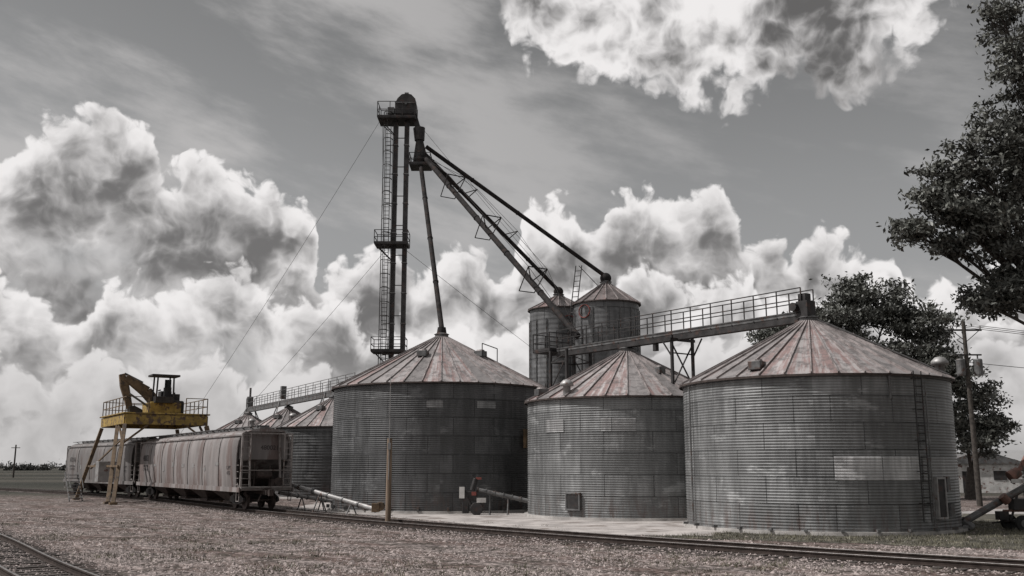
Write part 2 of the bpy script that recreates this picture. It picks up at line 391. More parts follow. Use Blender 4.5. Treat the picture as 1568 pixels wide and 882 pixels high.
def cr(P,n=14):
    out=[]
    for i in range(1,len(P)-2):
        p0,p1,p2,p3=[np.array(q,float) for q in P[i-1:i+3]]
        for k in range(n):
            t=k/n
            out.append(.5*((2*p1)+(-p0+p2)*t+(2*p0-5*p1+4*p2-p3)*t*t+(-p0+3*p1-3*p2+p3)*t**3))
    return np.array(out)
bedm=groundmat('track_ballast',.55)
def track(name,P,lift):
    e=empty(name); C=cr(P)
    T=np.gradient(C,axis=0); T/=np.linalg.norm(T,axis=1)[:,None]; Nn=np.stack([T[:,1],-T[:,0]],1)
    q=M(); vs=[];fs=[]
    prof=[(-1.75,.005),(-1.35,.045),(1.35,.045),(1.75,.005)]
    for i in range(len(C)):
        for o,z in prof:
            o2=o+(random.uniform(-.15,.15) if abs(o)>1.5 else 0)
            vs.append((C[i,0]+Nn[i,0]*o2,C[i,1]+Nn[i,1]*o2,z))
        if i<len(C)-1:
            for j in range(3): fs.append((i*4+j,i*4+j+1,(i+1)*4+j+1,(i+1)*4+j))
    q.add(vs,fs).obj('ballast_bed',bedm,e)
    for side,sg in(('left',-1),('right',1)):
        for part,mm,prof in(('rail_base','railside',[(-.07,0),(.07,0),(.07,.02),(.02,.03),(.018,.12),(-.018,.12),(-.02,.03),(-.07,.02)]),
                            ('rail_web_head','railside',[(-.04,.12),(.04,.12),(.04,.155),(-.04,.155)]),
                            ('rail_running_face','railtop',[(-.030,.1551),(.030,.1551),(.026,.162),(-.026,.162)])):
            q=M(); k=len(prof); vs=[];fs=[]
            for i in range(len(C)):
                for a,z in prof:
                    o=sg*.7175+a; vs.append((C[i,0]+Nn[i,0]*o,C[i,1]+Nn[i,1]*o,z+lift))
                if i<len(C)-1:
                    for j in range(k):
                        jj=(j+1)%k; fs.append((i*k+j,i*k+jj,(i+1)*k+jj,(i+1)*k+j))
            q.add(vs,fs).obj(part+'_'+side,mm,e)
    seg=np.linalg.norm(np.diff(C,axis=0),axis=1); cs=np.concatenate([[0],np.cumsum(seg)])
    q=M(); s=0
    while s<min(cs[-1],150):
        x=np.interp(s,cs,C[:,0]); y=np.interp(s,cs,C[:,1]); tx=np.interp(s,cs,T[:,0]); ty=np.interp(s,cs,T[:,1])
        q.box((x,y,lift-.07+random.uniform(-.012,.008)),(2.55+random.uniform(-.12,.12),.23,.14),math.atan2(ty,tx)+math.pi/2+random.uniform(-.03,.03)); s+=.56
    q.obj('ties',"tie",e)
    return C,T,Nn
mainP=[(60,-10),(40,3),(24,15.8),(12.8,25.4),(6.4,31.6),(0,38.6),(-6.2,45.8),(-13.7,56),(-20.9,67.2),(-28.2,78.5),(-35,87),(-42,95.7),(-58,112),(-90,140),(-150,185)]
C1,T1,N1=track('railway_track',mainP,.07)
sideP=[(4,2),(-3,12.6),(-11.5,24.5),(-18.2,34.6),(-27,47),(-38,60),(-55,78),(-80,102)]
C2,T2,N2=track('railway_track',sideP,.07)

def rocks(name,pts,sizes,m):
    base=np.array([(1,0,0),(0,1,0),(-1,0,0),(0,-1,0),(0,0,.8),(0,0,-.5)],float)
    F=np.array([(0,1,4),(1,2,4),(2,3,4),(3,0,4),(1,0,5),(2,1,5),(3,2,5),(0,3,5)])
    n_=len(pts); V=base[None]*(1+rng.uniform(-.35,.35,(n_,6,3))); V+=rng.uniform(-.15,.15,(n_,6,3))
    a=rng.uniform(0,6.28,n_); c,s=np.cos(a),np.sin(a)
    X=V[...,0]*c[:,None]-V[...,1]*s[:,None]; Y=V[...,0]*s[:,None]+V[...,1]*c[:,None]
    V=np.stack([X,Y,V[...,2]],-1)*sizes[:,None,None]*np.array([1,1,.8])+pts[:,None]
    FF=(F[None]+6*np.arange(n_)[:,None,None]).reshape(-1,3)
    me=bpy.data.meshes.new(name); me.from_pydata(V.reshape(-1,3).tolist(),[],FF.tolist()); me.materials.append(MT[m])
    o=bpy.data.objects.new(name,me); S.collection.objects.link(o); return o
def inpoly(x,y,P):
    r=np.zeros(len(x),bool); j=len(P)-1
    for i in range(len(P)):
        xi,yi=P[i];xj,yj=P[j]
        r^=((yi>y)!=(yj>y))&(x<(xj-xi)*(y-yi)/(yj-yi+1e-9)+xi); j=i
    return r
Np=52000
Y=22+40*rng.random(Np)**1.5; X=rng.uniform(-.6,.6,Np)*Y
clus=np.sin(X*.9+np.sin(Y*.6)*2)+np.sin(Y*1.1+X*.35)+rng.normal(0,.6,Np)
keep=(~inpoly(X,Y,pad))&(~inpoly(X,Y,verge)|(rng.random(Np)<.15))&(clus>-.5)
p=np.stack([X,Y,np.zeros(Np)],1)[keep]
sz=rng.uniform(.018,.055,len(p))*(1+(rng.random(len(p))<.08)*1.1)
def along(C,Nn,n_,w,smax):
    i=rng.integers(0,smax,n_); j=rng.random(n_); o=rng.normal(0,w,n_)
    c=C[i]*(1-j)[:,None]+C[i+1]*j[:,None]; q=c+Nn[i]*o[:,None]
    z=np.clip(.06-np.maximum(0,np.abs(o)-1.3)*.08,0,.06)*rng.uniform(.5,1,n_)
    return np.stack([q[:,0],q[:,1],z],1)
b1=along(C1,N1,20000,1.1,110); b2=along(C2,N2,9000,1.2,60)
bb=np.concatenate([p,b1,b2]); ss=np.concatenate([sz,rng.uniform(.022,.055,len(b1)+len(b2))])
rocks('gravel',bb,ss,'rock')

def tufts(name,pts,h,m,nb=9,spread=.12):
    n_=len(pts)*nb; base=np.repeat(pts,nb,0)+np.concatenate([rng.normal(0,spread,(n_,2)),np.zeros((n_,1))],1)
    hh=np.repeat(h,nb)*rng.uniform(.5,1.2,n_); a=rng.uniform(0,6.28,n_); w=.012
    dx=np.stack([np.cos(a)*w,np.sin(a)*w,np.zeros(n_)],1)
    tip=base+np.stack([rng.normal(0,.4,n_)*hh,rng.normal(0,.4,n_)*hh,hh],1)
    V=np.stack([base-dx,base+dx,tip],1).reshape(-1,3)
    me=bpy.data.meshes.new(name); me.from_pydata(V.tolist(),[],np.arange(3*n_).reshape(-1,3).tolist()); me.materials.append(MT[m])
    o=bpy.data.objects.new(name,me); S.collection.objects.link(o)
x=rng.uniform(4,30,9000); y=rng.uniform(24,48,9000); k=inpoly(x,y,verge)&(np.hypot(x-13.3,y-43.83)>6)
v=np.stack([x[k],y[k],np.zeros(k.sum())],1)
q=along(C1,N1,700,2.4,110); q[:,2]=0
cl=np.stack([rng.uniform(-24,12,90),rng.uniform(23,50,90),np.zeros(90)],1)
cl=cl[cl[:,0]*.8+cl[:,1]<34.5]
cc=np.repeat(cl,12,0)+np.concatenate([rng.normal(0,.6,(len(cl)*12,2)),np.zeros((len(cl)*12,1))],1)
al=np.concatenate([v,q,cc]); tufts('grass',al,rng.uniform(.04,.15,len(al)),'grass')

# ------------------------------------------------------------------ grain bins
def grainbin(name,cx,cy,R,H,apex,npan,wall='galvA',roof='roof',seg=144,pitch=.115,amp=.013,base=True):
    azm=math.atan2(cx,cy); e=empty(name,(cx,cy,0),-azm)
    nz=int(H/pitch*4); zs=[H*i/nz for i in range(nz+1)]
    q=M(); vs=[];fs=[]
    for z in zs:
        r=R+amp*math.sin(2*math.pi*z/pitch)
        for i in range(seg):
            t=2*math.pi*i/seg; vs.append((r*math.sin(t),-r*math.cos(t),z+.12))
    uv=[]
    for a in range(nz):
        for i in range(seg):
            j=(i+1)%seg; fs.append((a*seg+i,a*seg+j,(a+1)*seg+j,(a+1)*seg+i))
            u0=R*2*math.pi*i/seg; u1=R*2*math.pi*(i+1)/seg
            uv+=[(u0,zs[a]),(u1,zs[a]),(u1,zs[a+1]),(u0,zs[a+1])]
    q.add(vs,fs); q.uv=[(a+cx*3.7,b) for a,b in uv]; q.obj('wall',wall,e,smooth=True,fixn=False)
    if base: M().lathe((0,0,0),[(R+.22,0),(R+.2,.14),(R-.2,.14)],72).obj('foundation',"conc",e)
    q=M(); uv=[]; vs=[]; fs=[]; ns=5; ro=R+.16; ri=.38; z0=H+.08; z1=apex; ko=int(abs(cx*7))
    for k in range(npan):
        t0=2*math.pi*k/npan; t1=2*math.pi*(k+1)/npan; tm=(t0+t1)/2
        o=len(vs)
        for s_ in range(ns+1):
            f=s_/ns; r=ro*(1-f)+ri*f; z=z0*(1-f)+z1*f
            for t,dz in((t0,0),(tm,-.03*(1-f))  ,(t1,0)):
                rr=r*math.cos((t1-t0)/2) if t==tm else r
                vs.append((rr*math.sin(t),-rr*math.cos(t),z+dz))
        for s_ in range(ns):
            for c_ in range(2):
                a=o+s_*3+c_; fs.append((a,a+1,a+4,a+3))
                u0=ko+k+.01+.49*c_; u1=u0+.49; f0=s_/ns; f1=(s_+1)/ns
                uv+=[(u0,f0),(u1,f0),(u1,f1),(u0,f1)]
    q.add(vs,fs); q.uv=uv; q.obj('roof',roof,e,fixn=False)
    q=M()
    for k in range(npan):
        t=2*math.pi*k/npan
        q.beam(((ro+.01)*math.sin(t),-(ro+.01)*math.cos(t),z0+.03),(ri*math.sin(t),-ri*math.cos(t),z1+.03),.05,.08)
    q.obj('roof_ribs','rib',e)
    M().lathe((0,0,0),[(ro,z0-.10),(ro+.02,z0-.10),(ro+.02,z0-.015),(ro-.02,z0-.015)],npan*2).obj('eave_ring','rustm',e)
    M().lathe((0,0,z1-.05),[(ri+.05,0),(ri+.05,.22),(ri+.12,.24),(.12,.42),(.001,.42)],20).obj('peak_cap','steel',e)
    def P(phi,z,out=0.):
        t=rad(phi); r=R+out; return Vector((r*math.sin(t),-r*math.cos(t),z))
    def RP(phi,f,up=0.):
        t=rad(phi); r=ro*(1-f)+ri*f; return Vector((r*math.sin(t),-r*math.cos(t),z0*(1-f)+z1*f+up))
    return e,P,RP
def hatch(e,RP,phi,f,s=.6):
    c=RP(phi,f,.12); t=rad(phi)
    q=M(); q.box(c,(s,s,.35),t); q.obj('roof_hatch','steel',e,bevel=.02)
    M().tube(c+Vector((0,0,.17)),c+Vector((0,0,.25)),s*.46,s*.4,14).obj('hatch_lid','rib',e)
def vent(e,RP,phi,f,s=.4):
    c=RP(phi,f,0); M().lathe(c,[(s*.55,-.1),(s*.55,.35),(s,.35),(s*.95,.5),(s*.5,.66),(.001,.7)],16).obj('roof_vent','lite',e,smooth=True)
def ladder(q,a,b,w,side,step=.3,r=.02):
    a=Vector(a);b=Vector(b);side=Vector(side).normalized()
    q.tube(a-side*w/2,b-side*w/2,r,n=6); q.tube(a+side*w/2,b+side*w/2,r,n=6)
    nn=int((b-a).length/step)
    for i in range(1,nn):
        p=a.lerp(b,i/nn); q.tube(p-side*w/2,p+side*w/2,r*.8,n=5)
def walldoor(e,P,phi,z0,z1,w,mm='steel',name='access_door',fr='lite'):
    c=P(phi,(z0+z1)/2,.06); t=rad(phi)
    M().box(c,(w,.12,z1-z0),t).obj(name,mm,e,bevel=.02)
    q=M(); 
    for s_ in(-1,1):
        o=Vector((math.cos(t),math.sin(t),0))*s_*(w/2+.035); q.box(c+o,(.07,.18,z1-z0+.16),t)
    for z in(z0-.04,z1+.04): q.box(Vector((c.x,c.y,z)),(w,.18,.08),t)
    q.obj(name+'_frame',fr,e)
def wallpatch(e,R,phi0,phi1,z0,z1,m='patch',name='replacement_sheet',pitch=.115,amp=.013):
    n_=int((phi1-phi0)/1.5)+2; nz=int((z1-z0)/pitch*4); q=M(); vs=[];fs=[];uv=[]
    for a in range(nz+1):
        z=z0+(z1-z0)*a/nz
        r=R+.03+amp*math.sin(2*math.pi*(z-.12)/pitch)
        for i in range(n_+1):
            t=rad(phi0+(phi1-phi0)*i/n_); vs.append((r*math.sin(t),-r*math.cos(t),z))
    for a in range(nz):
        for i in range(n_):
            k=a*(n_+1)+i; fs.append((k,k+1,k+n_+2,k+n_+1))
            f=lambda i,a:(50+R*rad(phi0+(phi1-phi0)*i/n_)+.3,z0-.12+(z1-z0)*a/nz+(23*.115 if m.startswith('patch') else 0))
            uv+=[f(i,a),f(i+1,a),f(i+1,a+1),f(i,a+1)]
    q.add(vs,fs); q.uv=uv; q.obj(name,m,e,smooth=True,fixn=False)

eA,PA,RA=grainbin('grain_bin',13.4,43.83,5.68,6.1,9.0,36)
hatch(eA,RA,-24,.12,.55); vent(eA,RA,72,.08,.36)
q=M()
t=rad(43); sd_=(math.cos(t),math.sin(t),0)
ladder(q,PA(43,.5,.16),PA(43,6.3,.16),.42,sd_,.3,.024)
for z in(1.2,2.4,3.6,4.8,6.0): 
    for s_ in(-.2,.2): q.beam(PA(43,z,0)+Vector(sd_)*s_,PA(43,z,.17)+Vector(sd_)*s_,.03)
q.obj('wall_ladder','dark',eA)
q=M()
ladder(q,RA(66,.0,.12),RA(66,.97,.12),.4,(math.cos(rad(66)),math.sin(rad(66)),0),.42,.03); q.obj('roof_ladder','dark',eA)
walldoor(eA,PA,53,.65,2.1,.5,'dark','access_door','lite')
wallpatch(eA,5.68,6.6,42.,2.07,2.98); wallpatch(eA,5.68,44,72.,2.05,2.95,'patchB','older_sheet')
q=M(); q.box(PA(58,1.9,.1),(.25,.15,.6),rad(58)); q.box(PA(59,.9,.12),(.3,.2,.5),rad(59)); q.obj('control_box','steel',eA)
q=M()
for i in range(14): 
    ph=-70+i*13; q.box(PA(ph,.2,.2),(.12,.2,.1),rad(ph))
q.obj('anchor_brackets','steel',eA)
q=M(); q.tube(PA(-62,.3,.12),PA(-62,6.0,.12),.035,n=6); q.tube(PA(30,5.2,.1),PA(30,6.1,.1),.05,n=6); q.tube(PA(48,.3,.08),PA(48,5.9,.08),.025,n=6); q.obj('conduit','steel',eA)
eB,PB,RB=grainbin('grain_bin',6.3,53.6,5.45,5.95,8.75,32)
hatch(eB,RB,-62,.1,.6); vent(eB,RB,-36,.08,.35); hatch(eB,RB,35,.5,.4)
walldoor(eB,PB,-30,.55,1.25,.7,'dark','cleanout_hatch','steel')
wallpatch(eB,5.45,-50,-36,4.3,4.95,'patchB','older_sheet'); wallpatch(eB,5.45,-14,4,4.3,4.95,'patchB','older_sheet')
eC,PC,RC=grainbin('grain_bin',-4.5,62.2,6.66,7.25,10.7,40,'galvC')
hatch(eC,RC,-20,.55,.6); hatch(eC,RC,55,.6,.6); 
q=M()
p1=RC(50,.55,.9);p2=RC(78,.5,.9);q.tube(p1,p2,.03,n=6);q.tube(p1,RC(50,.55),.03,n=6);q.tube(p2,RC(78,.5),.03,n=6)
q.obj('roof_handrail','dark',eC)
wallpatch(eC,6.66,-7,1,5.85,6.25,'patchB','painted_reflection'); wallpatch(eC,6.66,18,28,5.85,6.25,'galvA','older_sheet')  # first strip paints a bright reflection spot onto the wall
q=M(); ladder(q,PC(72,.5,.15),PC(72,7.6,.15),.42,(math.cos(rad(72)),math.sin(rad(72)),0),.3,.03); q.obj('wall_ladder','dark',eC)
q=M()
for ph in range(-80,80,14): q.box(PC(ph,.25,.16),(.12,.2,.2),rad(ph))
q.obj('anchor_brackets','steel',eC)
q=M(); q.box(PC(48,4.2,.1),(.35,.18,1.1),rad(48)); q.obj('level_gauge','brownarm',eC)
for (x,y,R,H,a,w) in((-15.4,85,4.6,5.75,8.3,'galvC'),(-22.2,98,4.4,5.7,8.2,'galvC'),(-29.4,110,4.3,5.8,8.2,'galvA')):
    e_,P_,R_=grainbin('grain_bin',x,y,R,H,a,28,w,'roof',72,.23,.016); hatch(e_,R_,-30,.6,.6); vent(e_,R_,10,.5,.4)
eG,PG,RG=grainbin('steel_silo',3.95,82,2.45,15.5,16.75,18,'galvS','roofD',72,.4,.01)
eH,PH,RH=grainbin('steel_silo',7.4,76,2.55,15.0,16.7,18,'galvS','roofD',72,.4,.01)
for e_,PP_,ph in((eG,PG,20),(eH,PH,-40)):
    q=M(); t=rad(ph); c=PP_(ph,14.3,.05); ax=Vector((math.cos(t),math.sin(t),0)); n_=20
    for i in range(n_):
        a0=2*math.pi*i/n_;a1=2*math.pi*(i+1)/n_
        f=lambda a:c+ax*math.cos(a)*.55+Vector((0,0,1))*math.sin(a)*.5
        q.beam(f(a0),f(a1),.09,.05)
    q.obj('round_emblem','red',e_)
for e_,PP_ in((eG,PG),(eH,PH)):
    q=M()
    for ph in range(0,360,24): q.beam(PP_(ph,.2,.06),PP_(ph,14.6,.06),.07)
    q.obj('wall_stiffeners','steel',e_)
q=M(); ladder(q,(-2.6,-.6,14.),(-2.1,-.3,18.2),.5,(.9,-.3,0),.4,.04); q.tube((-2.1,-.3,18.2),(-.6,0,16.6),.03); q.obj('roof_ladder','dark',eH)

# ------------------------------------------------------------------ elevator leg
ex,ey=-8.5,72.
eT=empty('grain_elevator_tower',(ex,ey,0)); Lc=world2local((ex,ey,0),0)
q=M(); q.box((-.42,0,14.6),(.34,.42,29.2)); q.box((.42,0,14.6),(.34,.42,29.2)); q.obj('leg_casings','dark',eT)
q=M()
for i in range(13):
    z=1.5+i*2.3
    for s_ in(-.42,.42): q.box((s_,0,z),(.40,.48,.07))
    q.beam((-.42,0,z+.6),(.42,0,z+.6),.06)
    q.beam((-1.05,-.1,z),(-.4,-.1,z),.05)
q.obj('casing_flanges','steel',eT)
q=M(); lx=-.98; ladder(q,(lx,-.25,1),(lx,-.25,29.6),.4,(1,0,0),.32,.03)
z=3.
while z<29.3:
    prev=None
    for k in range(9):
        a=math.pi*k/8; p_=Vector((lx-.36*math.cos(a),-.25-.68*math.sin(a),z))
        if prev is not None: q.beam(prev,p_,.035,.05)
        prev=p_
    z+=1.05
for k in(0,2,4,6,8):
    a=math.pi*k/8; q.beam((lx-.36*math.cos(a),-.25-.68*math.sin(a),3),(lx-.36*math.cos(a),-.25-.68*math.sin(a),29.2),.03)
q.obj('ladder_cage','dark',eT)
def platform(q,x0,x1,y0,y1,z,h=1.05):
    q.box(((x0+x1)/2,(y0+y1)/2,z),(x1-x0,y1-y0,.1))
    c=[(x0,y0),(x1,y0),(x1,y1),(x0,y1)]
    for i in range(4):
        a=c[i];b=c[(i+1)%4]; L_=math.hypot(b[0]-a[0],b[1]-a[1]); n_=max(1,round(L_/1.1))
        for k in range(n_):
            px=a[0]+(b[0]-a[0])*k/n_;py=a[1]+(b[1]-a[1])*k/n_; q.beam((px,py,z),(px,py,z+h),.05)
        for hh in(h,h*.5): q.beam((*a,z+hh),(*b,z+hh),.045)
        q.beam((*a,z+.1),(*b,z+.1),.03,.14)
q=M()
platform(q,-1.75,1.1,-1.,1.,28.75,1.25)
platform(q,-1.75,.72,-.95,.7,18.9)
platform(q,-1.8,.66,-.95,.7,10.85)
platform(q,.72,2.3,-.8,.9,25.1,.9)
for z in(28.7,18.85,10.8):
    q.beam((-1.6,-.8,z),(-.5,-.2,z-1.1),.06); q.beam((-1.6,.6,z),(-.5,.2,z-1.1),.06)
q.obj('platforms','dark',eT)
q=M(); q.prism([(-.5,29.2),(1.12,29.2),(1.15,30.0),(1.05,30.45),(.75,30.78),(.4,30.88),(0,30.8),(-.3,30.5),(-.5,30.1)],-.45,.45,'y')
q.obj('elevator_head','dark',eT,bevel=.03)
q=M(); q.tube((.35,-.6,30.),(.35,.7,30.),.10,n=12); q.box((-.8,-.2,29.5),(.5,.5,.5)); q.box((.35,0,30.95),(.3,.3,.2)); q.beam((-.5,-.5,30.1),(1.15,-.5,30.1),.08); q.obj('drive_motor','steel',eT)
q=M(); q.beam((.95,0,29.3),(1.35,0,27.9),.4); q.tube((1.35,0,28.2),(1.4,0,27.2),.46,.38,n=12); q.tube((1.4,0,27.2),(1.5,0,25.6),.28,.58,n=12); q.tube((1.5,0,25.6),(1.5,0,25.1),.58,.42,12)
q.obj('distributor','dark',eT)
spouts=[((-7.0,71.8,25.5),(-4.5,62.2,11.25),.17),((-6.7,71.8,26.1),(3.95,82,17.3),.16),((-6.7,71.6,25.8),(3.86,57,10.1),.19),((-6.6,71.9,26.7),(7.4,76,17.35),.16)]
q=M()
for a,b,r in spouts:
    q.tube(Lc(a),Lc(b),r,n=14)
    L_=(Vector(b)-Vector(a)).length; k=int(L_/4)
    for i in range(1,k):
        p0=Vector(a).lerp(Vector(b),i/k); p1=Vector(a).lerp(Vector(b),i/k+.10/L_); q.tube(Lc(p0),Lc(p1),r+.03,n=14)
q.obj('grain_spouts','spout',eT,smooth=False)
q=M()
q.tube(Lc((-4.5,62.2,11.35)),Lc((-4.5,62.2,10.8)),.26,.34,12)
q.sph(Lc((3.95,82,17.2)),.42); q.tube(Lc((3.95,82,17.2)),Lc((3.95,82,16.7)),.22,n=10)
q.sph(Lc((7.4,76,17.2)),.45); q.tube(Lc((7.4,76,17.2)),Lc((7.4,76,16.7)),.24,n=10)
q.obj('spout_cushion_boxes','spout',eT,smooth=False)
q=M()
for a,b in((spouts[2][0],spouts[2][1]),(spouts[1][0],spouts[1][1])):
    a=Vector(a);b=Vector(b);d=(b-a).normalized(); sdv=d.cross(Vector((0,0,1))).normalized(); up=sdv.cross(d).normalized()
    if b.z>12: fr=(.3,.6); hgt=.7
    else: fr=(.22,.47,.75); hgt=1.05
    pl=None;pr=None
    for f in fr:
        c=a.lerp(b,f); p1=c+up*hgt+sdv*.75; p2=c+up*hgt-sdv*.75
        q.beam(Lc(c),Lc(p1),.06); q.beam(Lc(c),Lc(p2),.06); q.beam(Lc(p1),Lc(p2),.06)
        if b.z<12:
            c3=c-up*.75; q.beam(Lc(c3-sdv*.6),Lc(c3+sdv*.6),.05); q.beam(Lc(c3-sdv*.6),Lc(p2),.05); q.beam(Lc(c3+sdv*.6),Lc(p1),.05)
        if pl is None: q.tube(Lc(a),Lc(p1),.018,n=4);q.tube(Lc(a),Lc(p2),.018,n=4)
        else: q.tube(Lc(pl),Lc(p1),.018,n=4);q.tube(Lc(pr),Lc(p2),.018,n=4)
        pl,pr=p1,p2
    q.tube(Lc(pl),Lc(b),.018,n=4);q.tube(Lc(pr),Lc(b),.018,n=4)
q.obj('spout_trusses','spout',eT)
def wire(q,a,b,sag=0.,r=.012,n_=12,f=lambda p:p):
    a=Vector(a);b=Vector(b);pv=None
    for i in range(n_+1):
        t=i/n_; p_=a.lerp(b,t)-Vector((0,0,sag*4*t*(1-t)))
        if pv is not None: q.tube(f(pv),f(p_),r,n=4,cap=False)
        pv=p_
q=M()
wire(q,(-10,71.5,28.8),(-34,92,.5),.5,.016,f=Lc); wire(q,(-9.5,72,18.6),(-30,88,.5),.3,.016,f=Lc)
wire(q,(-7.4,72,28.8),(22,100,1),.5,.016,f=Lc); wire(q,(-8,72,18.6),(20,98,1),.3,.016,f=Lc)
wire(q,(-10,72,28.8),(-14,112,.5),.3,.014,f=Lc)
q.obj('guy_wires','dark',eT)

# ------------------------------------------------------------------ conveyors
def catwalk(name,p0,p1,z,w=.9,box=.5,rail=1.15,step=1.35,mm='dark'):
    d=Vector((p1[0]-p0[0],p1[1]-p0[1])); L_=d.length; d/=L_
    rz=math.atan2(d.y,d.x); e=empty(name,(p0[0],p0[1],0),rz)
    q=M(); q.box((L_/2,-.15,z-box/2),(L_,.42,box)); q.box((L_/2,-.15,z+.02),(L_,.5,.05)); q.obj('conveyor_trough',mm,e)
    q=M(); q.box((L_/2,.1,z+.07),(L_,w,.04)); 
    for s_ in(-1,1): q.beam((0,.1+s_*w/2,z-.02),(L_,.1+s_*w/2,z-.02),.06,.2)
    q.obj('walkway','steel',e)
    q=M(); n_=int(L_/step)
    for s_ in(-1,1):
        y=.1+s_*w/2
        for i in range(n_+1):
            x=L_*i/n_; q.beam((x,y,z),(x,y,z+rail),.045)
        for h in(rail,rail*.55): q.beam((0,y,z+h),(L_,y,z+h),.045)
    for i in range(n_+1):
        x=L_*i/n_; q.beam((x,.1-w/2-.05,z-.1),(x,.1+w/2+.05,z-.1),.06)
    q.obj('handrails',mm,e)
    return e,L_
eK,LK=catwalk('conveyor_catwalk',(2.95,58.3),(13.35,43.9),9.42,box=.42)
q=M(); q.box((LK+.05,-.1,9.55),(.6,.6,.8)); q.box((LK+.0,-.1,10.1),(.4,.4,.4)); q.tube((LK-.3,-.15,9.1),(LK-.25,-.15,8.8),.2,n=10); q.tube((LK-.3,-.6,9.7),(LK-.3,.3,9.7),.2,n=12); q.obj('drive_head','dark',eK)
q=M()
for x in(LK*.56,):
    for y in(-.75,.75):
        q.beam((x,y,0),(x,y,9.2),.13)
    for z in(1.,4.,6.6): 
        q.beam((x,-.75,z),(x,.75,z+2.2),.06); q.beam((x,.75,z),(x,-.75,z+2.2),.06)
    q.beam((x,-.9,9.0),(x,.9,9.0),.14); q.beam((x,-.75,8.3),(x,.75,8.3),.06)
    q.beam((x,-.75,8.1),(x-1.0,-.4,9.),.06);q.beam((x,.75,8.1),(x+1.0,.4,9.),.06)
for x in(.1,1.6):
    for y in(-.9,.9): q.beam((x,y,0),(x,y,9.3),.14)
for z in(1.,3,5,7,8.6):
    for y in(-.9,.9): q.beam((.1,y,z),(1.6,y,z),.08)
    q.beam((.1,-.9,z),(.1,.9,z),.08); q.beam((.1,-.9,z),(1.6,-.9,z+(1.9 if z<8 else .5)),.05); q.beam((1.6,.9,z),(.1,.9,z+(1.9 if z<8 else .5)),.05)
q.beam((-1.3,0,9.2),(.3,0,9.2),.1); q.obj('support_frames','dark',eK)
q=M(); q.tube((LK*.46,-.15,9.),(LK*.46,-.15,8.6),.16,n=8); platform(q,-1.6,0,-.9,1.,9.35,1.1); q.obj('inlet_platform','dark',eK)
e2,L2=catwalk('conveyor_catwalk',(-29.6,111),(-12.5,80.),9.0,.9,.45,1.1,2.2,'steel')
q=M()
for x in(.3,13.5,28.):
    for y in(-.4,.5): q.beam((x-.5,y*2,7.6),(x,y,9.0),.08); q.beam((x+.5,y*2,7.6),(x,y,9.0),.08)
q.box((.2,0,9.7),(.6,.6,1.2)); q.tube((.2,0,10.2),(.2,0,11.3),.12); q.box((13.5,0,9.9),(.5,.5,1.3)); q.beam((-.8,0,8.),(.3,0,11.),.12); q.obj('supports',"steel",e2)

